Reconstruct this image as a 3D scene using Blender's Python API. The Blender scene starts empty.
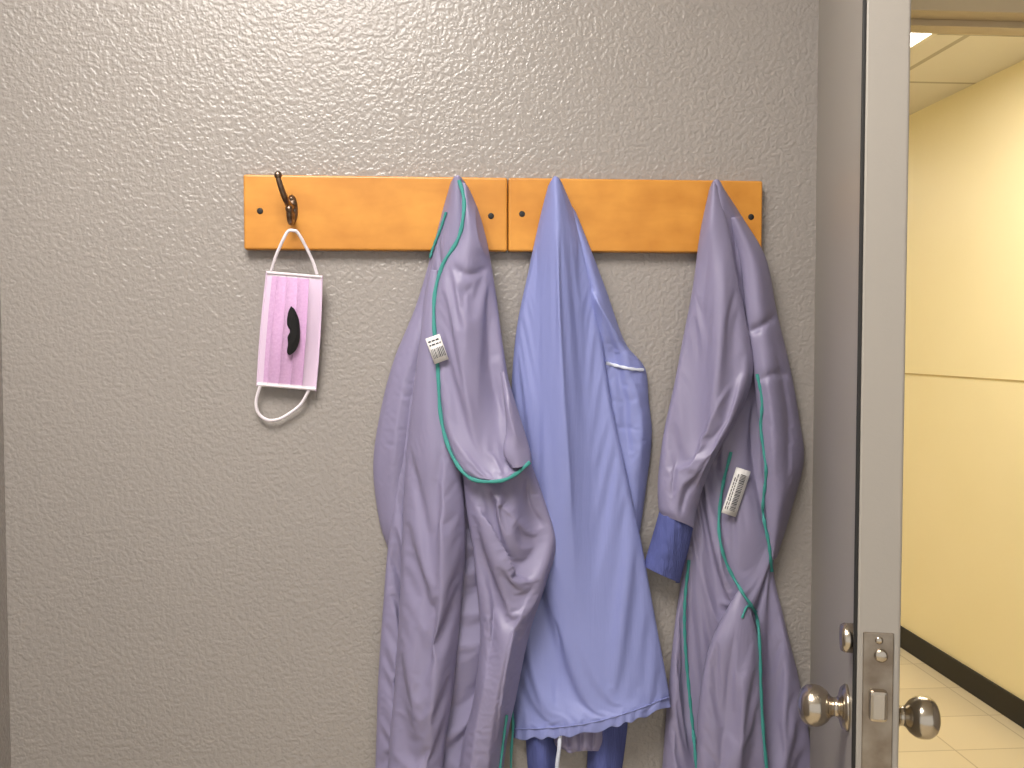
import bpy, bmesh, math, time, numpy as np
from mathutils import Vector, Matrix, noise, Euler
scene=bpy.context.scene
scene.view_settings.view_transform='Standard'
scene.view_settings.look='None'
# ---------------------------------------------------------------- camera
F=975.0; EYE=Vector((0,-1.46,1.45))
yaw=math.atan(73/F); pitch=math.atan(41/F)
cd=bpy.data.cameras.new('camera'); cam=bpy.data.objects.new('camera',cd)
scene.collection.objects.link(cam); scene.camera=cam
cd.sensor_width=36; cd.lens=F/1024*36; cd.clip_start=0.02
R=Matrix.Rotation(-yaw,3,'Z')@Matrix.Rotation(math.pi/2-pitch,3,'X')
cam.location=EYE; cam.rotation_euler=R.to_euler()
RN=np.array(R)
S=0.0015   # metres per photo pixel at the wall
def P(px,py,Y):
    px=np.asarray(px,float);py=np.asarray(py,float);Y=np.asarray(Y,float)
    d=np.stack([(px-512)/F,(384-py)/F,-np.ones_like(px)],-1)@RN.T
    t=(Y-EYE.y)/d[...,1]
    return d*t[...,None]+np.array(EYE)
def PH(px,py,h): return P(px,py,-np.asarray(h,float)*S)
def PINV(V):
    d=(np.asarray(V,float)-np.array(EYE))@RN
    return np.stack([512+F*d[:,0]/-d[:,2],384-F*d[:,1]/-d[:,2],-np.asarray(V)[:,1]/S],1)

# ---------------------------------------------------------------- materials
def lin(c):
    return tuple(((v/255)/12.92 if v/255<=0.04045 else ((v/255+0.055)/1.055)**2.4) for v in c)
def mat(name,rgb,rough=0.6,metal=0,spec=0.5,bump=None,var=None,sheen=0,coat=0,emit=None,coords='Object',stretch=(1,1,1)):
    m=bpy.data.materials.new(name); m.use_nodes=True; nt=m.node_tree; N=nt.nodes; L=nt.links
    b=N['Principled BSDF']; c=(*lin(rgb),1)
    b.inputs['Base Color'].default_value=c; b.inputs['Roughness'].default_value=rough
    b.inputs['Metallic'].default_value=metal; b.inputs['Specular IOR Level'].default_value=spec
    b.inputs['Sheen Weight'].default_value=sheen; b.inputs['Coat Weight'].default_value=coat
    if emit:
        b.inputs['Emission Color'].default_value=(*lin(emit[0]),1); b.inputs['Emission Strength'].default_value=emit[1]
    tc=N.new('ShaderNodeTexCoord'); mp=N.new('ShaderNodeMapping'); mp.inputs['Scale'].default_value=stretch
    L.new(tc.outputs[coords],mp.inputs[0])
    if var:
        n=N.new('ShaderNodeTexNoise'); n.inputs['Scale'].default_value=var[0]; n.inputs['Detail'].default_value=4
        L.new(mp.outputs[0],n.inputs['Vector'])
        mx=N.new('ShaderNodeMix'); mx.data_type='RGBA'
        mx.inputs['A'].default_value=c; mx.inputs['B'].default_value=(*lin(var[1]),1)
        mr=N.new('ShaderNodeMapRange'); mr.inputs[1].default_value=0.35; mr.inputs[2].default_value=0.65
        L.new(n.outputs['Fac'],mr.inputs[0]); L.new(mr.outputs[0],mx.inputs['Factor']); L.new(mx.outputs['Result'],b.inputs['Base Color'])
    if bump:
        n=N.new('ShaderNodeTexNoise'); n.inputs['Scale'].default_value=bump[0]; n.inputs['Detail'].default_value=bump[3] if len(bump)>3 else 2
        L.new(mp.outputs[0],n.inputs['Vector'])
        bp=N.new('ShaderNodeBump'); bp.inputs['Strength'].default_value=bump[1]; bp.inputs['Distance'].default_value=bump[2]
        L.new(n.outputs['Fac'],bp.inputs['Height']); L.new(bp.outputs[0],b.inputs['Normal'])
    return m
def wallmat(name,rgb,rgb2):
    m=bpy.data.materials.new(name); m.use_nodes=True; nt=m.node_tree; N=nt.nodes; L=nt.links
    b=N['Principled BSDF']; b.inputs['Roughness'].default_value=0.3; b.inputs['Specular IOR Level'].default_value=0.55
    tc=N.new('ShaderNodeTexCoord')
    v=N.new('ShaderNodeTexNoise'); v.inputs['Scale'].default_value=150; v.inputs['Detail'].default_value=1.5; v.inputs['Roughness'].default_value=0.5; v.inputs['Distortion'].default_value=0.15
    L.new(tc.outputs['Object'],v.inputs['Vector'])
    mr=N.new('ShaderNodeMapRange'); mr.interpolation_type='SMOOTHSTEP'; mr.inputs[1].default_value=0.33; mr.inputs[2].default_value=0.66
    L.new(v.outputs['Fac'],mr.inputs[0])
    bp=N.new('ShaderNodeBump'); bp.inputs['Strength'].default_value=0.7; bp.inputs['Distance'].default_value=0.00082
    L.new(mr.outputs[0],bp.inputs['Height']); L.new(bp.outputs[0],b.inputs['Normal'])
    n2=N.new('ShaderNodeTexNoise'); n2.inputs['Scale'].default_value=2.5; n2.inputs['Detail'].default_value=1
    L.new(tc.outputs['Object'],n2.inputs['Vector'])
    mx=N.new('ShaderNodeMix'); mx.data_type='RGBA'; mx.inputs['A'].default_value=(*lin(rgb),1); mx.inputs['B'].default_value=(*lin(rgb2),1)
    L.new(n2.outputs['Fac'],mx.inputs['Factor']); L.new(mx.outputs['Result'],b.inputs['Base Color'])
    return m
M_wall=wallmat('grey_textured_paint',(146,140,135),(152,146,141))
M_door=mat('door_paint',(150,144,136),0.45,bump=(220,0.15,0.001))
M_frame=mat('frame_paint',(206,188,154),0.5,bump=(200,0.1,0.001))
M_black=mat('black_rubber_and_shade',(22,20,18),0.6,bump=(100,0.1,0.001))
M_steel=mat('satin_nickel',(190,180,165),0.22,metal=1,bump=(60,0.05,0.001))
M_steel2=mat('brushed_plate',(165,155,142),0.38,metal=1,var=(30,(135,122,108)))
M_bronze=mat('dark_bronze',(150,130,114),0.28,metal=1,var=(80,(100,82,70)))
M_yellow=mat('yellow_paint',(238,226,188),0.5,bump=(90,0.15,0.001),var=(1.2,(241,229,194)))
M_pipe=mat('green_binding',(58,140,134),0.7,bump=(900,0.3,0.0005))
M_pipew=mat('white_binding',(205,210,225),0.7,bump=(900,0.3,0.0005))
M_g1=mat('gown_lavender_cloth',(136,130,160),0.44,spec=0.5,bump=(60,0.15,0.0015,4),stretch=(1,1,0.4))
M_g2=mat('gown_periwinkle_cloth',(131,138,190),0.5,spec=0.4,bump=(150,0.45,0.0012,3),stretch=(1,1,0.1))
M_g3=mat('gown_mauve_cloth',(135,129,157),0.44,spec=0.5,bump=(60,0.15,0.0015,4),stretch=(1,1,0.4))
M_cuff=mat('knit_cuff_blue',(82,90,148),0.9,bump=(500,0.8,0.002),stretch=(1,1,0.1))
M_label=mat('label_white',(225,222,220),0.5,bump=(300,0.05,0.0005))
M_ink=mat('label_ink',(70,70,75),0.6,bump=(300,0.05,0.0005))
M_mpink=mat('mask_pink',(204,166,204),0.8,bump=(700,0.3,0.0008),var=(300,(196,156,196)))
M_mpale=mat('mask_pale_pink',(214,192,216),0.8,bump=(700,0.3,0.0008))
M_mwhite=mat('mask_white_binding',(228,220,228),0.8,bump=(900,0.4,0.0008))
M_must=mat('black_felt',(10,9,10),0.9,bump=(900,0.4,0.001))
M_ceil=mat('ceiling_paint',(225,220,208),0.8,bump=(80,0.1,0.001))

def woodmat():
    m=bpy.data.materials.new('maple_wood'); m.use_nodes=True; nt=m.node_tree; N=nt.nodes; L=nt.links
    b=N['Principled BSDF']; b.inputs['Roughness'].default_value=0.38
    tc=N.new('ShaderNodeTexCoord'); mp=N.new('ShaderNodeMapping'); mp.inputs['Scale'].default_value=(4,12,14)
    L.new(tc.outputs['Object'],mp.inputs[0])
    n=N.new('ShaderNodeTexNoise'); n.inputs['Scale'].default_value=2.2; n.inputs['Detail'].default_value=4; n.inputs['Distortion'].default_value=0.4
    L.new(mp.outputs[0],n.inputs['Vector'])
    n2=N.new('ShaderNodeTexNoise'); n2.inputs['Scale'].default_value=22; n2.inputs['Detail'].default_value=3
    L.new(tc.outputs['Object'],n2.inputs['Vector'])
    ad=N.new('ShaderNodeMath'); ad.operation='ADD'; L.new(n.outputs['Fac'],ad.inputs[0]); L.new(n2.outputs['Fac'],ad.inputs[1])
    cr=N.new('ShaderNodeValToRGB'); e=cr.color_ramp.elements
    mr=N.new('ShaderNodeMapRange'); mr.inputs[1].default_value=0.65; mr.inputs[2].default_value=1.35
    L.new(ad.outputs[0],mr.inputs[0]); L.new(mr.outputs[0],cr.inputs[0])
    e[0].color=(*lin((184,120,42)),1); e[1].color=(*lin((210,146,60)),1)
    L.new(cr.outputs[0],b.inputs['Base Color']); return m
M_wood=woodmat()
def tilemat(name,c1,c2,mortar,sx,msize,rough):
    m=bpy.data.materials.new(name); m.use_nodes=True; nt=m.node_tree; N=nt.nodes; L=nt.links
    b=N['Principled BSDF']; b.inputs['Roughness'].default_value=rough
    tc=N.new('ShaderNodeTexCoord'); br=N.new('ShaderNodeTexBrick'); br.offset=0
    br.inputs['Scale'].default_value=1; br.inputs['Brick Width'].default_value=sx; br.inputs['Row Height'].default_value=sx
    br.inputs['Mortar Size'].default_value=msize; br.inputs['Color1'].default_value=(*lin(c1),1); br.inputs['Color2'].default_value=(*lin(c2),1); br.inputs['Mortar'].default_value=(*lin(mortar),1)
    L.new(tc.outputs['Object'],br.inputs['Vector']); L.new(br.outputs['Color'],b.inputs['Base Color']); return m
M_floor=tilemat('vinyl_tile',(222,208,180),(214,200,172),(186,170,140),0.305,0.003,0.35)
M_ceilt=tilemat('acoustic_tile',(222,216,204),(218,212,200),(176,168,152),0.61,0.012,0.8)
def emis(name,col,s):
    return mat(name,(240,240,235),0.5,emit=(col,s))

# ---------------------------------------------------------------- helpers
def link(o,parent=None):
    scene.collection.objects.link(o)
    if parent: o.parent=parent
    return o
def empty(name,loc=(0,0,0)):
    e=bpy.data.objects.new(name,None); e.location=loc; e.empty_display_size=0.05; return link(e)
def meshobj(name,verts,faces,m,parent=None,smooth=False,mats=None,midx=None):
    me=bpy.data.meshes.new(name); me.from_pydata([tuple(v) for v in verts],[],faces); me.update()
    for mm in (mats or [m]): me.materials.append(mm)
    if midx is not None: me.polygons.foreach_set('material_index',midx)
    if smooth: me.polygons.foreach_set('use_smooth',[True]*len(me.polygons))
    return link(bpy.data.objects.new(name,me),parent)
def box(name,x0,x1,y0,y1,z0,z1,m,parent=None,bevel=0,seg=2):
    me=bpy.data.meshes.new(name); bm=bmesh.new(); bmesh.ops.create_cube(bm,size=1)
    for v in bm.verts:
        v.co=Vector(((x0+x1)/2+v.co.x*(x1-x0),(y0+y1)/2+v.co.y*(y1-y0),(z0+z1)/2+v.co.z*(z1-z0)))
    if bevel: bmesh.ops.bevel(bm,geom=bm.edges[:],offset=bevel,segments=seg,affect='EDGES',profile=0.5)
    bm.to_mesh(me); bm.free(); me.materials.append(m)
    return link(bpy.data.objects.new(name,me),parent)
def lathe(name,prof,origin,axis,m,parent=None,n=40):
    ax=Vector(axis).normalized(); q=Vector((0,0,1)).rotation_difference(ax)
    vs=[];fs=[]
    for (r,z) in prof:
        for i in range(n):
            a=2*math.pi*i/n; vs.append(q@Vector((r*math.cos(a),r*math.sin(a),z))+Vector(origin))
    for j in range(len(prof)-1):
        for i in range(n): fs.append((j*n+i,j*n+(i+1)%n,(j+1)*n+(i+1)%n,(j+1)*n+i))
    fs.append(tuple(range(n))[::-1]); fs.append(tuple((len(prof)-1)*n+i for i in range(n)))
    return meshobj(name,vs,fs,m,parent,True)
def tube(name,pts,r,m,parent=None,radii=None,res=6,flat=None):
    c=bpy.data.curves.new(name,'CURVE'); c.dimensions='3D'; c.bevel_depth=r; c.bevel_resolution=res; c.use_fill_caps=True
    s=c.splines.new('POLY'); s.points.add(len(pts)-1)
    for i,p in enumerate(pts):
        s.points[i].co=(*p,1); s.points[i].radius=radii[i] if radii else 1
    s.use_smooth=True
    c.materials.append(m)
    return link(bpy.data.objects.new(name,c),parent)
def crs(pts,n):
    pts=np.asarray(pts,float); k=len(pts); t=np.linspace(0,k-1,n); i=np.minimum(t.astype(int),k-2); f=(t-i)
    g=lambda j: pts[np.clip(j,0,k-1)]
    p0=np.where((i-1<0).reshape((-1,)+(1,)*(pts.ndim-1)),2*pts[0]-pts[1],g(i-1))
    p3=np.where((i+2>k-1).reshape((-1,)+(1,)*(pts.ndim-1)),2*pts[-1]-pts[-2],g(i+2))
    p1,p2=g(i),g(i+1); f=f.reshape((-1,)+(1,)*(pts.ndim-1))
    return 0.5*((2*p1)+(-p0+p2)*f+(2*p0-5*p1+4*p2-p3)*f**2+(-p0+3*p1-3*p2+p3)*f**3)

# ---------------------------------------------------------------- cloth
SIM=[]; LATER=[]
def foldfield(X,Y,folds):
    H=np.zeros_like(X)
    for (kind,amp,w,pts) in folds:
        pl=crs(pts,18) if len(pts)>2 else crs(pts,6)
        seg=pl[1:]-pl[:-1]; ln=np.hypot(seg[:,0],seg[:,1]); cum=np.concatenate([[0],np.cumsum(ln)]); tot=cum[-1]
        best=np.full(X.shape,1e9); sd=np.zeros_like(X); tt=np.zeros_like(X)
        for k in range(len(seg)):
            dx=X-pl[k,0]; dy=Y-pl[k,1]; t=np.clip((dx*seg[k,0]+dy*seg[k,1])/(ln[k]**2+1e-9),0,1)
            ex=dx-t*seg[k,0]; ey=dy-t*seg[k,1]; d=np.hypot(ex,ey); c=np.sign(seg[k,0]*dy-seg[k,1]*dx)
            mk=d<best; best=np.where(mk,d,best); sd=np.where(mk,d*c,sd); tt=np.where(mk,(cum[k]+t*ln[k])/tot,tt)
        tp=np.clip(tt/0.3,0,1)*np.clip((1-tt)/0.3,0,1) ; tp=tp*tp*(3-2*tp)
        if kind[0]=='g':
            pr=np.exp(-(np.sqrt((best/w)**2+0.03)-0.173)*1.25)
        else:
            s=1 if w>0 else -1; q=sd*s; aw=abs(w)
            pr=np.where(q>0,np.exp(-q/aw),np.exp(q/2.2))
        H+=amp*tp*pr
    return H
def vnoise(X,Y,sx,sy,seed,rot=0):
    out=np.empty(X.size); c,s=math.cos(rot),math.sin(rot)
    x=(X*c+Y*s).ravel()/sx; y=(-X*s+Y*c).ravel()/sy
    for i in range(X.size): out[i]=noise.noise((x[i],y[i],seed))
    return out.reshape(X.shape)
def piece(name,rows,m,parent,surf,folds=(),edge=6,wl=2.5,wr=2.5,wt=None,namp=2.0,seed=0,cell=2.6,nsx=22,nsy=170,thick=0.0006,bottomwave=0,lean=0.0,sim=True,grow=0.02,hempin=True,soft=0.0,bend=0.5):
    rows=np.array([[ (a if len(a)==3 else (*a,0)) for a in r] for r in rows],float)
    wmax=np.abs(rows[:,-1,0]-rows[:,0,0]).max(); lmax=np.hypot(*(rows[1:,0,:2]-rows[:-1,0,:2]).T).sum()
    nu=int(max(16,wmax/cell)); nv=int(max(16,lmax/(cell*1.05)))
    g=crs(rows,nv)
    g=np.swapaxes(crs(np.swapaxes(g,0,1),nu),0,1)
    X,Y,H=g[...,0].copy(),g[...,1].copy(),g[...,2].copy()
    u=np.linspace(-1,1,nu)[None,:]
    W=np.abs(X[:,-1]-X[:,0])[:,None]
    H-=edge*np.minimum(1,W/60)*np.abs(u)**8
    fade=np.minimum(1,np.clip((W-10)/50,0.05,1))
    em=1-np.abs(u)**10
    H+=foldfield(X,Y,folds)*(0.25+0.75*em)
    a=vnoise(X,Y,nsx,nsy,seed,lean); b=vnoise(X,Y,nsx*1.3,nsx*1.8,seed+13,-0.7+lean)
    H+=namp*(1.1*a+0.4*b)*fade
    if bottomwave:
        v=np.linspace(0,1,nv)[:,None]; Y+=np.clip((v-0.93)/0.07,0,1)*bottomwave*np.sin(X*0.33+2*np.sin(X*0.08))
        H+=np.clip((v-0.93)/0.07,0,1)*1.6*np.sin(X*0.5+2*np.sin(X*0.11))
    H=np.maximum(H,np.where(Y<258,16,4))
    wlf=np.where(Y[:,0]<258,np.maximum(wl,14.5),wl); wrf=np.where(Y[:,-1]<258,np.maximum(wr,14.5),wr)
    def col(Xc,Yc,Hc,sgn,w):
        outs=[]
        for f,ins in ((0.25,0.2),(0.55,1.0),(0.8,2.2),(1.0,4.5)):
            outs.append((Xc+sgn*ins,Yc,Hc*(1-f)+np.minimum(w,Hc)*f))
        return outs
    L_=col(X[:,0],Y[:,0],H[:,0],1,wlf)[::-1]; R_=col(X[:,-1],Y[:,-1],H[:,-1],-1,wrf)
    def cat(k,A): return np.stack([a[k] for a in L_]+[A[:,i] for i in range(nu)]+[a[k] for a in R_],1)
    Xs,Ys,Hs=cat(0,X),cat(1,Y),cat(2,H)
    ew=np.clip((np.abs(u)-(1-10/np.maximum(W,22)))/(6/np.maximum(W,22)),0,1)
    tw=np.clip(1-(W-22)/35,0,1)*np.ones_like(u)
    v=np.linspace(0,1,nv)[:,None]*np.ones_like(u)
    pw=np.maximum(ew,tw); pw=np.maximum(pw,np.clip(1-v*12,0,1))
    if hempin: pw=np.maximum(pw,np.clip((v-0.97)/0.02,0,1))
    pw=np.maximum(pw,soft)
    o4=np.ones((nv,4)); PW=np.concatenate([o4,pw,o4],1)
    if wt is not None:
        for f,ins in ((0.3,0.3),(0.65,1.2),(1,3)):
            Xs=np.vstack([Xs[:1],Xs]); Ys=np.vstack([Ys[:1]+ins*0.6,Ys]); Hs=np.vstack([Hs[:1]*(1-f*0.5)+wt*f*0.5,Hs]); PW=np.vstack([np.ones((1,PW.shape[1])),PW])
    V=PH(Xs,Ys,Hs); a,b=Xs.shape
    idx=np.arange(a*b).reshape(a,b)
    fs=np.stack([idx[:-1,:-1],idx[1:,:-1],idx[1:,1:],idx[:-1,1:]],-1).reshape(-1,4)
    o=meshobj(name,V.reshape(-1,3),fs.tolist(),m,parent,True)
    if sim:
        vg=o.vertex_groups.new(name='pin'); pf=PW.ravel()
        for wv in np.unique(np.round(pf,2)):
            if wv>0: vg.add(np.nonzero(np.round(pf,2)==wv)[0].tolist(),float(wv),'REPLACE')
        cm=o.modifiers.new('cloth','CLOTH'); st=cm.settings
        st.quality=5; st.mass=0.15; st.tension_stiffness=12; st.compression_stiffness=8; st.shear_stiffness=4; st.bending_stiffness=bend
        st.air_damping=3; st.tension_damping=8; st.compression_damping=8; st.shear_damping=8; st.bending_damping=0.6
        st.vertex_group_mass='pin'; st.pin_stiffness=1.0; st.shrink_min=-grow; st.shrink_max=-grow
        st.effector_weights.gravity=0.35
        cm.collision_settings.use_collision=False; cm.collision_settings.use_self_collision=False
        cm.point_cache.frame_start=1; cm.point_cache.frame_end=60
    SIM.append((o,surf,thick,sim))
    return o
def run_sim(nf=24):
    t0=time.time()
    for f in range(1,nf+1):
        scene.frame_set(f); bpy.context.view_layer.update()
        dg=bpy.context.evaluated_depsgraph_get()
    print('SIM time',time.time()-t0)
    for o,surf,thick,sim in SIM:
        n=len(o.data.vertices); orig=np.empty(n*3); o.data.vertices.foreach_get('co',orig); orig=orig.reshape(-1,3)
        co=orig
        if sim:
            ev=o.evaluated_get(dg); me=ev.to_mesh(); co=np.empty(n*3); me.vertices.foreach_get('co',co); co=co.reshape(-1,3).copy(); ev.to_mesh_clear()
            d=np.linalg.norm(co-orig,axis=1); print('SIMD',o.name,n,round(float(d.mean())*1000,1),round(float(d.max())*1000,1))
            if not np.isfinite(co).all() or d.max()>0.12: print('SIM BAD',o.name); co=orig.copy()
            q=PINV(co); lim=np.where(q[:,1]<258,-14.6*S,-2.5*S); co[:,1]=np.minimum(co[:,1],lim)
            o.modifiers.remove(o.modifiers['cloth'])
            o.data.vertices.foreach_set('co',co.ravel()); o.data.update()
        surf.append(PINV(co))
    scene.frame_set(1)
    for o,surf,thick,sim in SIM:
        ss=o.modifiers.new('smooth','SUBSURF'); ss.levels=1; ss.render_levels=1
        md=o.modifiers.new('cloth_thickness','SOLIDIFY'); md.thickness=thick; md.offset=-1
def sample(surf,x,y,rad=4):
    a=np.vstack(surf); d=np.hypot(a[:,0]-x,a[:,1]-y); m=d<rad
    return a[m,2].max() if m.any() else a[d.argmin(),2]
def later(fn):
    def g(*a,**k): LATER.append((fn,a,k))
    return g
@later
def piping(name,pts,surf,m,parent,w=2.2,lift=0.8,n=70,hset=None):
    pl=crs(pts,n); hs=[sample(surf,p[0],p[1],2.5) if hset is None else hset for p in pl]
    hs=np.array(hs); k=np.ones(5)/5; hs2=np.convolve(np.pad(hs,2,'edge'),k,'valid'); hs=np.maximum(hs2,hs-0.3)+lift
    d=np.gradient(pl,axis=0); nn=np.stack([-d[:,1],d[:,0]],1); nn/=np.linalg.norm(nn,axis=1)[:,None]+1e-9
    sec=[(-1,-2),(-1,-0.2),(-0.6,0.3),(0,0.45),(0.6,0.3),(1,-0.2),(1,-2)]
    vs=[];fs=[]
    for i in range(n):
        ww=w*(0.85+0.15*math.sin(i*1.3))
        for (s,h) in sec:
            vs.append(PH(pl[i,0]+nn[i,0]*s*ww,pl[i,1]+nn[i,1]*s*ww,hs[i]+h))
    k=len(sec)
    for i in range(n-1):
        for j in range(k-1): fs.append((i*k+j,(i+1)*k+j,(i+1)*k+j+1,i*k+j+1))
    return meshobj(name,vs,fs,m,parent,True)
@later
def label(name,cx,cy,w,h,ang,surf,parent,bars=True):
    ca,sa=math.cos(ang),math.sin(ang); h0=sample(surf,cx,cy,max(w,h)*0.5)+1.0
    def loc(a,b,l): return PH(cx+a*ca-b*sa,cy+a*sa+b*ca,l)
    def quad(nm,a0,a1,b0,b1,l,m,p):
        n=6; vs=[];fs=[]
        for j in range(2):
            for i in range(n+1):
                a=a0+(a1-a0)*i/n; vs.append(loc(a,b0 if j==0 else b1,l+0.8*math.cos(a/w*2)))
        for i in range(n): fs.append((i,i+1,n+2+i,n+1+i))
        o=meshobj(nm,vs,fs,m,p,True); return o
    o=quad(name,-w/2,w/2,-h/2,h/2,h0,M_label,parent); md=o.modifiers.new('t','SOLIDIFY'); md.thickness=0.0006
    import random; rr=random.Random(3); a=-w*0.4; i=0
    vs=[];fs=[]
    def q(a0,a1,b0,b1):
        k=len(vs)
        for (p,r) in ((a0,b0),(a1,b0),(a1,b1),(a0,b1)): vs.append(loc(p,r,h0+1.2+0.8*math.cos(p/w*2)-0.4))
        fs.append((k,k+1,k+2,k+3))
    while a<w*0.38:
        t=rr.uniform(0.4,1.1); q(a,a+t,-h*0.05,h*0.32); a+=t+rr.uniform(0.5,1.0)
    for rw in (-0.34,-0.2):
        a=-w*0.4
        while a<w*0.3:
            t=rr.uniform(1.5,4); q(a,min(a+t,w*0.4),h*rw-h*0.03,h*rw+h*0.03); a+=t+0.8
    meshobj(name+'_print',vs,fs,M_ink,parent)

# ================================================================ ROOM
CEIL=2.515
XE=float(P(817,384,0)[0])      # right end of the coat wall
XL=float(P(3,400,0)[0])        # left corner
box('wall_back',XL-0.12,XE,0,0.12,0,CEIL,M_wall)
box('wall_return',XE-0.1,XE,0.12,0.42,0,CEIL,M_wall)
box('wall_left',XL-0.12,XL,-1.2,0.0,0,CEIL,M_wall)
box('wall_doorway',XE-0.1,0.70,0.42,0.54,0,CEIL,M_wall)
DR=0.70+0.93
box('wall_doorway_side',DR,2.2,0.42,0.54,0,CEIL,M_wall)
box('wall_doorway_header',0.70,DR,0.42,0.54,2.18,CEIL,M_frame)
box('wall_right',2.1,2.22,-3.2,0.42,0,CEIL,M_wall)
XW=2.2
box('wall_corridor',XW,XW+0.1,0.54,9,0,CEIL,M_yellow)
box('trim_1',XW-0.003,XW+0.004,0.54,9,1.303,1.309,mat('seam_line',(186,164,112),0.6,bump=(90,0.1,0.001)))
box('wall_corridor_side',0.44,0.56,0.54,9,0,CEIL,M_yellow)
box('wall_corridor_end',0.44,XW+0.1,9,9.1,0,CEIL,M_yellow)
box('baseboard_corridor',XW-0.012,XW,0.54,9,0,0.10,M_black,bevel=0.003)
box('floor',-2.2,2.3,-3.2,9.1,-0.05,0,M_floor)
box('ceiling',-2.2,2.3,-3.2,9.1,CEIL,CEIL+0.05,M_ceilt)
box('baseboard_back',XL,XE,-0.012,0,0,0.10,M_black,bevel=0.003)
# door frame
fr=empty('door_frame')
box('jamb_hinge',0.695,0.72,0.41,0.55,0,2.15,M_frame,fr,0.002)
box('jamb_latch',DR-0.02,DR+0.005,0.41,0.55,0,2.15,M_frame,fr,0.002)
box('head',0.695,DR+0.005,0.41,0.55,2.100,2.20,M_frame,fr,0.002)
box('head_stop',0.72,DR-0.02,0.46,0.50,2.087,2.100,M_frame,fr,0.001)
# lights
E_room=emis('light_diffuser_room',(255,249,242),28.0)
E_cor=emis('light_diffuser_corridor',(255,249,236),12)
def lamp(name,x0,x1,y0,y1,m):
    e=empty(name,(0,0,0))
    box('diffuser',x0,x1,y0,y1,CEIL-0.012,CEIL-0.004,m,e)
    for n_,a in (('rim_1',(x0-0.02,x0,y0-0.02,y1+0.02)),('rim_2',(x1,x1+0.02,y0-0.02,y1+0.02)),('rim_3',(x0,x1,y0-0.02,y0)),('rim_4',(x0,x1,y1,y1+0.02))):
        box(n_,a[0],a[1],a[2],a[3],CEIL-0.018,CEIL,M_ceil,e)
lamp('ceiling_light',-0.60,0.02,-1.55,-0.70,E_room)
lamp('ceiling_light.001',1.05,1.67,0.95,2.12,E_cor)
lamp('ceiling_light.002',1.05,1.67,4.2,5.4,E_cor)
w=bpy.data.worlds.new('world'); scene.world=w; w.use_nodes=True
w.node_tree.nodes['Background'].inputs[0].default_value=(1.0,0.98,0.96,1); w.node_tree.nodes['Background'].inputs[1].default_value=0.85

# ================================================================ DOOR
dx,dy=0.13,0.46; th=-math.atan2(dx,dy)
door=empty('door_1',(float(P(861,384,-0.46)[0]),-0.46,0)); door.rotation_euler=(0,0,th)
box('slab',0,0.044,0,0.90,0.012,2.072,M_door,door,0.0025)
box('edge_shade_strip',-0.0035,0.0005,0.001,0.006,0.02,2.065,M_black,door,0.001)  # shade line along the door edge, built as a thin black strip
box('lock_faceplate',0.006,0.037,-0.0018,0.003,0.90,1.142,M_steel2,door,0.001)
lathe('faceplate_cylinder',[(0.007,0),(0.007,0.003),(0.005,0.0045)],(0.024,-0.001,1.118),(0,-1,0),M_steel,door,24)
box('latch_bolt',0.012,0.031,-0.011,0.002,1.048,1.082,M_steel,door,0.004)
for zz in (0.912,1.134): lathe('faceplate_screw',[(0.004,0),(0.004,0.001),(0.002,0.0018)],(0.022,-0.0015,zz),(0,-1,0),M_steel,door,16)
prof=[(0.026,0),(0.026,0.003),(0.022,0.007),(0.013,0.010),(0.0105,0.014),(0.012,0.018),(0.018,0.023),(0.0225,0.030),(0.0235,0.037),(0.0225,0.044),(0.018,0.050),(0.012,0.053),(0.006,0.0545),(0.001,0.055)]
def smoothprof(p): return [tuple(q) for q in crs(np.array(p),60)]
lathe('knob_inner',smoothprof(prof),(0,0.065,1.035),(-1,0,0),M_steel,door)
lathe('knob_outer',smoothprof(prof),(0.044,0.065,1.030),(1,0,0),M_steel,door)
lathe('thumb_turn_rose',[(0.016,0),(0.016,0.010),(0.014,0.014),(0.001,0.015)],(0,0.022,1.128),(-1,0,0),M_steel,door,28)
for i,zz in enumerate((0.25,1.05,1.85)):
    lathe('hinge_%d'%(i+1),[(0.007,0),(0.007,0.1)],(0.05,0.903,zz),(0,0,1),M_steel,door,16)

# ================================================================ COAT RACK
rack=empty('coat_rack')
BT=0.019
def board(x0,x1,yt0,yt1,yb0,yb1):
    fy=-BT
    c=[P(x0,yt0,fy),P(x1,yt1,fy),P(x1,yb1,fy),P(x0,yb0,fy)]
    return (c[0][0]+c[3][0])/2,(c[1][0]+c[2][0])/2,(c[0][2]+c[1][2])/2,(c[2][2]+c[3][2])/2
xa,xm,zt,zb=board(243.5,507.5,174,177.5,249,251)
xm2,xb,zt2,zb2=board(508.5,762.5,177.5,181,251,253.5)
zt=(zt+zt2)/2; zb=(zb+zb2)/2
box('board_left',xa,xm,-BT,-0.0005,zb,zt,M_wood,rack,0.003,3)
box('board_right',xm2,xb,-BT,-0.0005,zb,zt,M_wood,rack,0.003,3)
for i,(hx,hy) in enumerate(((260,211),(491,216),(522,214),(751,217))):
    p=P(hx,hy,-BT); lathe('screw_hole_%d'%(i+1),[(0.0045,-0.002),(0.0045,0.0004),(0.0036,0.0009),(0.001,0.0009)],tuple(p),(0,-1,0),M_black,rack,20)
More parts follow.
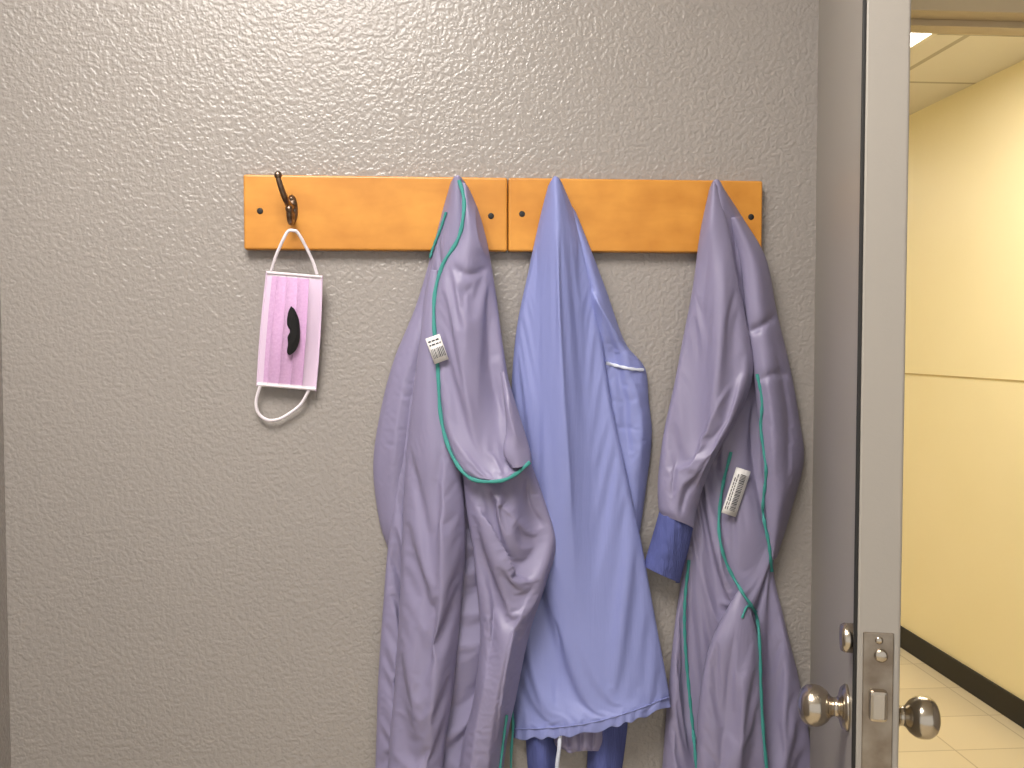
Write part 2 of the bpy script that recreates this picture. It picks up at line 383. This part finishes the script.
def hook(tag,px,py,k=1.0):
    c=P(px,py,-BT); cx,_,cz=c
    e=bpy.data.objects.new('coat_hook_'+tag,None); link(e,rack)
    n=28; vs=[];fs=[]
    prof=[(1.0,0),(1.0,0.0015),(0.8,0.0035),(0.3,0.0045)]
    for (r,h) in prof:
        for i in range(n):
            a=2*math.pi*i/n; vs.append((cx+0.0085*r*math.cos(a),-BT-h,cz+0.022*r*math.sin(a)))
    for j in range(3):
        for i in range(n): fs.append((j*n+i,j*n+(i+1)%n,(j+1)*n+(i+1)%n,(j+1)*n+i))
    fs.append(tuple(3*n+i for i in range(n)))
    meshobj('base_plate',vs,fs,M_bronze,e,True)
    def arm(nm,pts,r0,r1):
        pl=crs(np.array(pts),30); rad=[r0+(r1-r0)*i/29 for i in range(30)]
        tube(nm,[(cx+a,-BT-b*k,cz+c_) for a,b,c_ in pl],1.0,M_bronze,e,rad)
    arm('upper_prong',[(0.001,0.001,0.004),(-0.001,0.012,0.004),(-0.004,0.030,0.010),(-0.009,0.040,0.026),(-0.0125,0.042,0.039)],0.0052,0.0036)
    lathe('upper_ball',smoothprof([(0.0005,-0.0055),(0.004,-0.004),(0.0055,0),(0.004,0.004),(0.0005,0.0055)]),(cx-0.0128,-BT-0.042*k,cz+0.043),(0,0,1),M_bronze,e,20)
    arm('lower_prong',[(0.0,0.001,-0.004),(0.001,0.010,-0.010),(0.002,0.022,-0.020),(0.002,0.034,-0.019),(0.002,0.039,-0.008)],0.0052,0.0038)
    lathe('lower_ball',smoothprof([(0.0005,-0.0055),(0.004,-0.004),(0.0055,0),(0.004,0.004),(0.0005,0.0055)]),(cx+0.002,-BT-0.040*k,cz-0.004),(0,0,1),M_bronze,e,20)
    for s in (-1,1): lathe('screw',[(0.003,0),(0.003,0.002),(0.001,0.003)],(cx,-BT-0.003,cz+s*0.016),(0,-1,0),M_bronze,e,14)
hook('a',292,210); hook('b',465,228,0.5); hook('c',563,228,0.5); hook('d',723,230,0.45)

# ================================================================ MASK
mask=empty('surgical_mask')
nu,nv=110,80
TL,TR,BR,BL=(267,271),(322,275.5),(315.5,391),(257,386)
def mp_(u,v):
    x=(TL[0]*(1-u)+TR[0]*u)*(1-v)+(BL[0]*(1-u)+BR[0]*u)*v
    y=(TL[1]*(1-u)+TR[1]*u)*(1-v)+(BL[1]*(1-u)+BR[1]*u)*v
    pinch=math.sin(math.pi*v)
    x+= -1.0*pinch*(1-u)+2.0*pinch*u*0.6
    return x,y
def mh(u,v):
    h=20-9*v+8*math.sin(math.pi*v)*math.sin(math.pi*min(1,max(0,u)))
    for (c0,a) in ((0.18,4.0),(0.36,4.0),(0.56,3.6),(0.76,4.4)):
        d=u-c0
        if d>=0: h+=a*math.exp(-d/0.06)*(0.55+0.45*math.sin(math.pi*v))
    return h
vs=[];fs=[];mi=[]
for j in range(nv):
    for i in range(nu):
        u=i/(nu-1);v=j/(nv-1);x,y=mp_(u,v); vs.append(PH(x,y,mh(u,v)))
for j in range(nv-1):
    for i in range(nu-1):
        fs.append((j*nu+i,(j+1)*nu+i,(j+1)*nu+i+1,j*nu+i+1)); u=i/(nu-1);v=j/(nv-1)
        mi.append(2 if (v<0.03 or v>0.955) else (1 if (u<0.10 or u>0.77) else 0))
mb=meshobj('pleated_body',vs,fs,None,mask,True,[M_mpink,M_mpale,M_mwhite],mi)
md=mb.modifiers.new('t','SOLIDIFY'); md.thickness=0.0012; md.offset=-1
for nm,v in (('binding_top',0.012),('binding_bottom',0.985)):
    tube(nm,[tuple(PH(*mp_(i/30,v),mh(i/30,v)+0.6)) for i in range(31)],0.0020,M_mwhite,mask)
for nm,u in (('edge_seam_left',0.0),('edge_seam_right',1.0)):
    tube(nm,[tuple(PH(*mp_(u,i/30),mh(u,i/30)+0.2)) for i in range(31)],0.0012,M_mpale,mask)
loop=crs(np.array([(271,272,20),(276,256,26),(283,240,32),(288,231.5,34),(293,230.5,36),(298,233,34),(306,247,28),(313,262,22),(317,274,19)],float),50)
tube('ear_loop_upper',[tuple(PH(*p)) for p in loop],0.0023,M_mwhite,mask)
loop=crs(np.array([(260,386,12),(256,402,9),(259,414,7),(268,420,7),(279,419,7),(290,413,7),(301,404,8),(309,390,11)],float),50)
tube('ear_loop_lower',[tuple(PH(*p)) for p in loop],0.0023,M_mwhite,mask)
mo=crs(np.array([(291,306),(295,310),(299,320),(300,331),(299.5,341),(296,350),(290,355),(287,352),(288,344),(287.5,337),(290,331),(287,324),(288,313),(291,306)],float),70)[:-1]
def mhx(x,y):
    v=(y-273)/(115); lx=TL[0]*(1-v)+BL[0]*v; rx=TR[0]*(1-v)+BR[0]*v
    return mh((x-lx)/(rx-lx),v)
mtop=max(mhx(a,b) for a,b in mo)
cx0,cy0=293.5,331
vs=[PH(cx0,cy0,mtop+1.6)];fs=[]
n=len(mo)
for p in mo: vs.append(PH((p[0]+cx0)/2,(p[1]+cy0)/2,mtop+1.4))
for p in mo: vs.append(PH(p[0],p[1],max(mhx(*p),mtop-2)+0.8))
for p in mo: vs.append(PH(p[0],p[1],mhx(*p)-0.5))
for i in range(n):
    k=(i+1)%n; fs.append((0,1+i,1+k))
    for r in (0,1): fs.append((1+r*n+i,1+(r+1)*n+i,1+(r+1)*n+k,1+r*n+k))
meshobj('moustache_sticker',vs,fs,M_must,mask,False)

# ================================================================ GOWN 1
g1=empty('isolation_gown'); s1=[]
piece('back_panel',[
 [(450,184,30),(454,182,34),(458,184,30)],[(437,232,20),(446,230,26),(456,230,24)],[(417,302,14),(430,300,20),(445,300,18)],
 [(393,362,12),(412,362,20),(435,360,16)],[(379,418,10),(400,420,20),(425,420,14)],[(373,468,9),(393,470,20),(415,470,12)],
 [(379,520,8),(392,520,16),(408,520,10)],[(388,549,6),(394,550,10),(402,550,6)]],M_g1,g1,s1,
 folds=[('g',4,12,[(425,300),(400,400),(390,500)])],namp=2,seed=1)
piece('body',[
 [(451,182,34),(454,177,42),(457.5,175,44),(461,177,42),(465,182,34)],
 [(441,216,24),(449,215,36),(457,214,42),(467,215,38),(478,214,24)],
 [(430,262,22),(443,261,34),(458,260,40),(473,260,36),(488,262,24)],
 [(417,332,22),(432,330,32),(452,330,38),(476,330,36),(498,330,26)],
 [(407,402,22),(424,400,32),(450,400,38),(480,400,36),(507,400,26)],
 [(398,472,22),(420,470,32),(450,470,34),(490,470,34),(530,468,26)],
 [(388,545,20),(418,540,30),(455,540,20),(500,540,24),(540,542,22)],
 [(383,605,20),(410,602,30),(448,602,18),(490,602,20),(530,598,20)],
 [(378,680,20),(404,680,30),(437,680,18),(475,680,20),(510,680,18)],
 [(375,768,20),(399,768,30),(430,768,20),(462,768,22),(495,768,18)],
 [(366,950,18),(395,950,30),(430,950,24),(465,950,24),(490,950,18)]],M_g1,g1,s1,
 folds=[('g',6,10,[(408,420),(394,540),(390,660),(386,860)]),('g',-8,8,[(414,470),(404,560),(400,680),(396,900)])],
 wl=6,wr=14,wt=18,namp=2,seed=3)
piece('front_fold',[
 [(430,270,36),(434,270,38),(438,270,38)],[(421,330,36),(429,330,42),(437,330,42)],[(412,400,34),(427,400,46),(443,400,44)],
 [(405,470,32),(430,470,50),(460,468,46)],[(402,540,32),(430,540,52),(466,538,42)],[(399,610,32),(426,610,50),(461,608,38)],
 [(394,690,32),(418,690,50),(453,690,38)],[(388,768,32),(414,768,50),(443,768,38)],[(384,950,30),(408,950,48),(434,950,36)]],M_g1,g1,s1,
 folds=[('s',9,-14,[(444,430),(440,540),(432,660),(424,800)]),('g',7,10,[(424,480),(414,600),(404,760)])],
 wl=24,wr=16,namp=2,seed=5,nsx=24,nsy=260,grow=0.012)
piece('sleeve_drape',[
 [(462,470,46),(496,474,50),(530,460,40)],[(466,508,46),(508,506,60),(544,498,40)],[(472,545,46),(515,545,64),(556,543,38)],
 [(477,592,44),(512,592,58),(546,584,36)],[(480,640,42),(504,640,54),(530,632,34)],[(473,700,42),(493,700,52),(517,694,32)],
 [(459,768,40),(480,768,50),(504,766,30)],[(444,950,38),(466,950,46),(490,950,28)]],M_g1,g1,s1,
 folds=[('s',12,11,[(478,484),(508,500),(532,522),(552,548)]),('s',11,12,[(474,500),(500,545),(520,575),(542,588)]),
        ('g',-9,6,[(526,476),(530,505),(548,535)]),('g',-10,7,[(478,520),(490,570),(494,620),(484,690)]),
        ('g',8,9,[(520,590),(508,640),(494,720),(484,820)]),('s',8,-9,[(538,575),(518,620),(505,680),(494,760)]),
        ('g',6,8,[(486,560),(490,640),(474,740),(462,860)])],
 wl=18,wr=20,namp=1.8,seed=6,grow=0.016)
piece('sleeve_panel',[
 [(459,182,40),(465,183,44),(470,190,38)],[(461,212,42),(468,210,48),(479,212,32)],[(456,240,44),(470,237,50),(486,237,34)],
 [(444,264,46),(468,262,52),(491,262,34)],[(435,300,46),(465,300,54),(497,300,36)],[(435,345,46),(467,345,54),(503,345,38)],
 [(439,400,48),(472,400,56),(512,395,40)],[(446,440,54),(482,440,62),(525,432,46)],[(460,470,62),(494,468,72),(531,453,56)],
 [(474,480,64),(500,481,72),(532,463,58)]],M_g1,g1,s1,
 folds=[('g',-5,4,[(448,264),(466,274),(482,271),(492,264)]),('g',6,14,[(470,280),(465,370),(478,450)]),
        ('g',-7,7,[(484,270),(492,380),(512,440)]),('s',5,6,[(500,330),(508,390),(522,440)]),
        ('s',5,8,[(475,200),(478,235),(488,262)])],
 wl=36,wr=26,wt=20,namp=1.2,seed=9,nsx=30,grow=0.009)
piece('folded_flap',[[(500,372,50),(504,372,52),(508,378,48)],[(504,400,58),(510,400,60),(516,404,52)],[(506,430,64),(515,430,66),(525,432,56)],[(503,452,68),(516,453,70),(530,450,60)],[(512,468,70),(521,467,70),(531,462,62)]],M_g1,g1,s1,
  folds=[('g',3,4,[(505,390),(512,425),(524,450)])],wl=56,wr=48,namp=0.8,seed=12,cell=1.5,sim=False)
piping('binding_front',[(459,180),(464,200),(462,225),(456,243),(443,264),(435,292),(434,325),(438,370),(440,410),(446,440),(458,466),(474,480),(500,481),(516,474),(530,462)],s1,M_pipe,g1,2.1)
piping('binding_neck',[(446,212),(440,230),(433,248),(430,258)],s1,M_pipe,g1,1.5,n=30,lift=0.1)
piping('binding_lower',[(507,715),(503,745),(498,790),(494,850)],s1,M_pipe,g1,1.5,n=30,lift=0.1)
label('care_label',437,349,15,27,-0.35,s1,g1)

# ================================================================ GOWN 2
g2=empty('isolation_gown.001'); s2=[]
piece('sleeve_behind',[
 [(562,205,22),(570,205,26),(576,212,22)],[(573,250,20),(584,248,28),(592,252,22)],[(584,290,16),(596,288,28),(607,292,16)],
 [(592,335,14),(610,333,28),(625,342,15)],[(596,360,14),(622,358,26),(645,368,14)],[(600,400,12),(626,400,24),(649,402,12)],
 [(606,440,12),(632,440,24),(652,438,10)],[(616,490,10),(634,490,20),(646,490,9)],[(626,535,8),(634,540,12),(640,532,8)]],M_g2,g2,s2,
 folds=[('g',-8,7,[(600,300),(620,380),(632,480)]),('s',8,9,[(588,285),(612,325),(628,350)]),('g',5,6,[(632,372),(642,420),(640,480)])],namp=2,seed=21)
piece('body',[
 [(548,186,34),(552,179,42),(555,176,44),(559,178,42),(563,185,34)],
 [(540,217,26),(548,216,38),(557,215,46),(566,215,40),(575,215,28)],
 [(528,272,24),(541,271,36),(557,270,46),(575,270,38),(591,270,26)],
 [(516,332,20),(535,331,34),(557,330,46),(580,330,38),(601,330,26)],
 [(511,402,16),(535,400,30),(560,400,44),(588,400,40),(611,400,28)],
 [(514,472,8),(543,470,22),(570,470,42),(600,470,40),(626,470,30)],
 [(519,540,5),(548,540,18),(577,540,38),(610,540,40),(641,540,30)],
 [(516,622,5),(548,622,18),(582,622,36),(618,620,42),(655,616,30)],
 [(513,692,8),(547,694,24),(585,690,38),(628,688,42),(667,680,30)],
 [(512,739,12),(550,738,30),(590,733,40),(630,722,44),(671,706,32)]],M_g2,g2,s2,
 folds=[('g',6,8,[(556,190),(560,330),(572,500),(584,640)]),('g',-5,16,[(566,230),(580,350),(596,480),(616,640)]),
        ('g',-5,14,[(548,230),(538,330),(545,450),(554,640)]),('g',4,14,[(590,400),(612,520),(638,680)]),
        ('g',-5,5,[(563,600),(560,660),(556,720)])],
 wl=2.5,wr=10,wt=18,namp=1.6,seed=25,nsx=26,nsy=420,bottomwave=1.6,grow=0.004,lean=-0.12)
piping('pocket_edge_binding',[(606,363),(618,366),(632,369),(644,370)],s2,M_pipew,g2,1.8,n=24)
piping('hem_seam',[(514,729),(550,728),(590,723),(630,712),(669,697)],s2,M_g2,g2,0.8,0.1,n=60)
s2b=[]
piece('gathered_lining',[[(553,722,18),(580,724,28),(610,715,18)],[(554,742,20),(582,745,30),(608,738,20)],[(560,750,18),(582,752,26),(604,748,18)]],M_g1,g2,s2b,
  folds=[('g',-5,3,[(566,725),(568,752)]),('g',-5,3,[(580,725),(581,756)]),('g',-5,3,[(594,725),(592,752)])],cell=1,seed=31,bottomwave=2,namp=1,sim=False)
def cuff(nm,parent,surf,rows,seed,m=M_cuff,**k):
    return piece(nm,rows,m,parent,surf,namp=4,seed=seed,cell=1.2,nsx=6,nsy=60,sim=False,**k)
cuff('sleeve_cuff_left',g2,s2b,[[(526,715,8),(540,715,20),(556,715,8)],[(526,745,8),(541,745,22),(557,745,8)],[(530,800,8),(543,800,22),(556,800,8)]],33)
cuff('sleeve_cuff_right',g2,s2b,[[(588,712,8),(606,710,20),(628,705,8)],[(588,738,8),(606,738,22),(627,732,8)],[(585,800,8),(602,800,22),(618,800,8)]],34,m=M_cuff)
tube('waist_tie',[tuple(PH(*p)) for p in crs(np.array([(560,735,30),(559,750,32),(557,770,30),(558,820,28)],float),20)],0.003,M_pipew,g2)
piping('binding_side',[(511,700),(513,725),(511,760),(512,820)],s2b,M_pipe,g2,1.5,n=20,hset=14)

# ================================================================ GOWN 3
g3=empty('isolation_gown.002'); s3=[]
piece('body',[
 [(710,187,32),(713,181,40),(716.5,179,42),(720,181,40),(723,187,32)],
 [(704,217,24),(712,216,34),(722,215,42),(732,215,36),(741,215,24)],
 [(698,260,22),(712,259,32),(730,258,38),(748,258,32),(765,258,22)],
 [(692,312,14),(712,311,26),(735,310,32),(757,310,30),(774,310,16)],
 [(690,370,10),(712,370,18),(740,370,22),(766,370,26),(788,368,14)],
 [(692,420,8),(715,420,14),(745,420,20),(772,420,26),(797,418,14)],
 [(692,468,8),(715,467,14),(745,466,22),(775,465,26),(803,460,12)],
 [(688,512,8),(712,512,18),(740,511,28),(767,510,26),(792,507,12)],
 [(683,567,10),(705,567,24),(728,566,30),(752,565,26),(774,563,12)],
 [(675,622,12),(700,621,26),(727,620,30),(757,620,28),(784,618,14)],
 [(668,690,12),(695,690,28),(728,690,30),(765,690,30),(801,688,14)],
 [(662,768,12),(692,768,30),(730,768,32),(772,768,32),(814,768,14)],
 [(650,950,12),(690,950,30),(735,950,32),(785,950,32),(835,950,14)]],M_g3,g3,s3,
 folds=[('g',-10,9,[(733,400),(722,450),(712,510),(700,560),(688,620)]),
        ('s',8,14,[(728,450),(720,510),(722,560),(742,598),(756,640)]),
        ('g',-9,6,[(756,380),(758,450),(763,520),(768,560)]),
        ('g',-12,7,[(698,560),(692,650),(690,780)]),
        ('g',-8,7,[(766,600),(775,690),(785,790)]),('g',7,10,[(780,600),(792,690),(803,780)]),('g',6,9,[(678,640),(672,720),(668,850)]),
        ('g',-6,6,[(722,205),(742,250),(758,310)])],
 wl=2.5,wr=2.5,wt=18,namp=2.2,seed=41,grow=0.012)
piece('front_panel',[
 [(738,590,30),(743,592,32),(748,598,30)],[(722,618,34),(738,618,40),(754,622,36)],[(708,650,36),(732,650,46),(760,650,38)],
 [(699,700,36),(730,700,50),(763,700,40)],[(696,768,36),(730,768,52),(767,768,40)],[(694,950,36),(730,950,50),(775,950,38)]],M_g3,g3,s3,
 folds=[('g',-7,8,[(738,610),(728,680),(722,780),(720,900)]),('g',5,9,[(745,640),(744,700),(744,800)])],wl=16,wr=22,namp=1.8,seed=43,nsy=260,grow=0.009)
piece('sleeve_right',[
 [(728,218,32),(735,217,38),(742,216,26)],[(740,262,32),(754,260,38),(766,258,24)],[(746,318,34),(762,314,40),(777,312,20)],
 [(753,372,34),(772,370,40),(790,366,18)],[(758,420,34),(780,420,40),(799,416,16)],[(762,468,32),(785,467,38),(804,460,14)],
 [(766,515,28),(780,513,32),(792,509,12)],[(769,560,20),(773,560,22),(777,558,12)]],M_g3,g3,s3,
 folds=[('g',-6,4,[(744,334),(762,326),(780,312)]),('g',5,9,[(760,340),(772,420),(775,500)]),('g',-6,7,[(775,340),(788,420),(786,500)]),('g',-4,4,[(756,382),(775,374),(793,376)])],
 wl=20,wr=2.5,wt=16,namp=2,seed=45,nsx=26)
piece('sleeve_left',[
 [(709,190,36),(714,182,44),(719,188,40)],[(700,232,32),(712,230,46),(729,228,42)],[(692,290,28),(714,290,46),(740,288,42)],
 [(682,342,26),(712,342,48),(750,338,42)],[(674,384,26),(708,385,50),(753,376,40)],[(664,430,26),(696,432,48),(738,418,38)],
 [(658,475,26),(682,472,44),(713,462,34)],[(658,505,28),(678,508,42),(698,505,30)],[(661,515,28),(678,521,38),(694,528,30)]],M_g3,g3,s3,
 folds=[('g',-5,9,[(712,220),(703,300),(690,380)]),('g',5,12,[(722,230),(724,300),(716,380),(692,460)]),
        ('s',8,-12,[(748,345),(735,400),(708,455),(692,500)]),('s',6,-9,[(746,372),(722,395),(700,440),(682,490)]),('g',-6,5,[(698,470),(685,495),(680,520)]),
        ('g',-5,5,[(682,430),(674,470),(672,515)])],
 wl=8,wr=22,wt=18,namp=1.4,seed=47,nsx=26,grow=0.010)
cuff('cuff_left',g3,s3,[[(660,508,24),(677,514,36),(694,524,26)],[(654,530,22),(671,538,36),(689,548,24)],[(648,550,20),(665,558,34),(684,566,22)],[(643,566,20),(661,575,32),(680,583,20)]],51,wl=6,wr=8)
piping('binding_right',[(757,374),(762,400),(761,430),(766,470),(763,510),(769,545),(772,572)],s3,M_pipe,g3,1.8)
piping('binding_center',[(731,452),(722,490),(719,530),(726,562),(742,592),(756,615),(760,650),(761,690),(764,740),(770,800)],s3,M_pipe,g3,1.8)
piping('binding_left',[(689,560),(685,600),(685,640),(689,690),(694,740),(699,800)],s3,M_pipe,g3,1.8)
piping('binding_fold',[(742,618),(748,606),(757,612)],s3,M_pipe,g3,1.4,n=20)
label('barcode_label',736,492,48,15,-1.25,s3,g3)

run_sim(24)
for fn,a,k in LATER: fn(*a,**k)
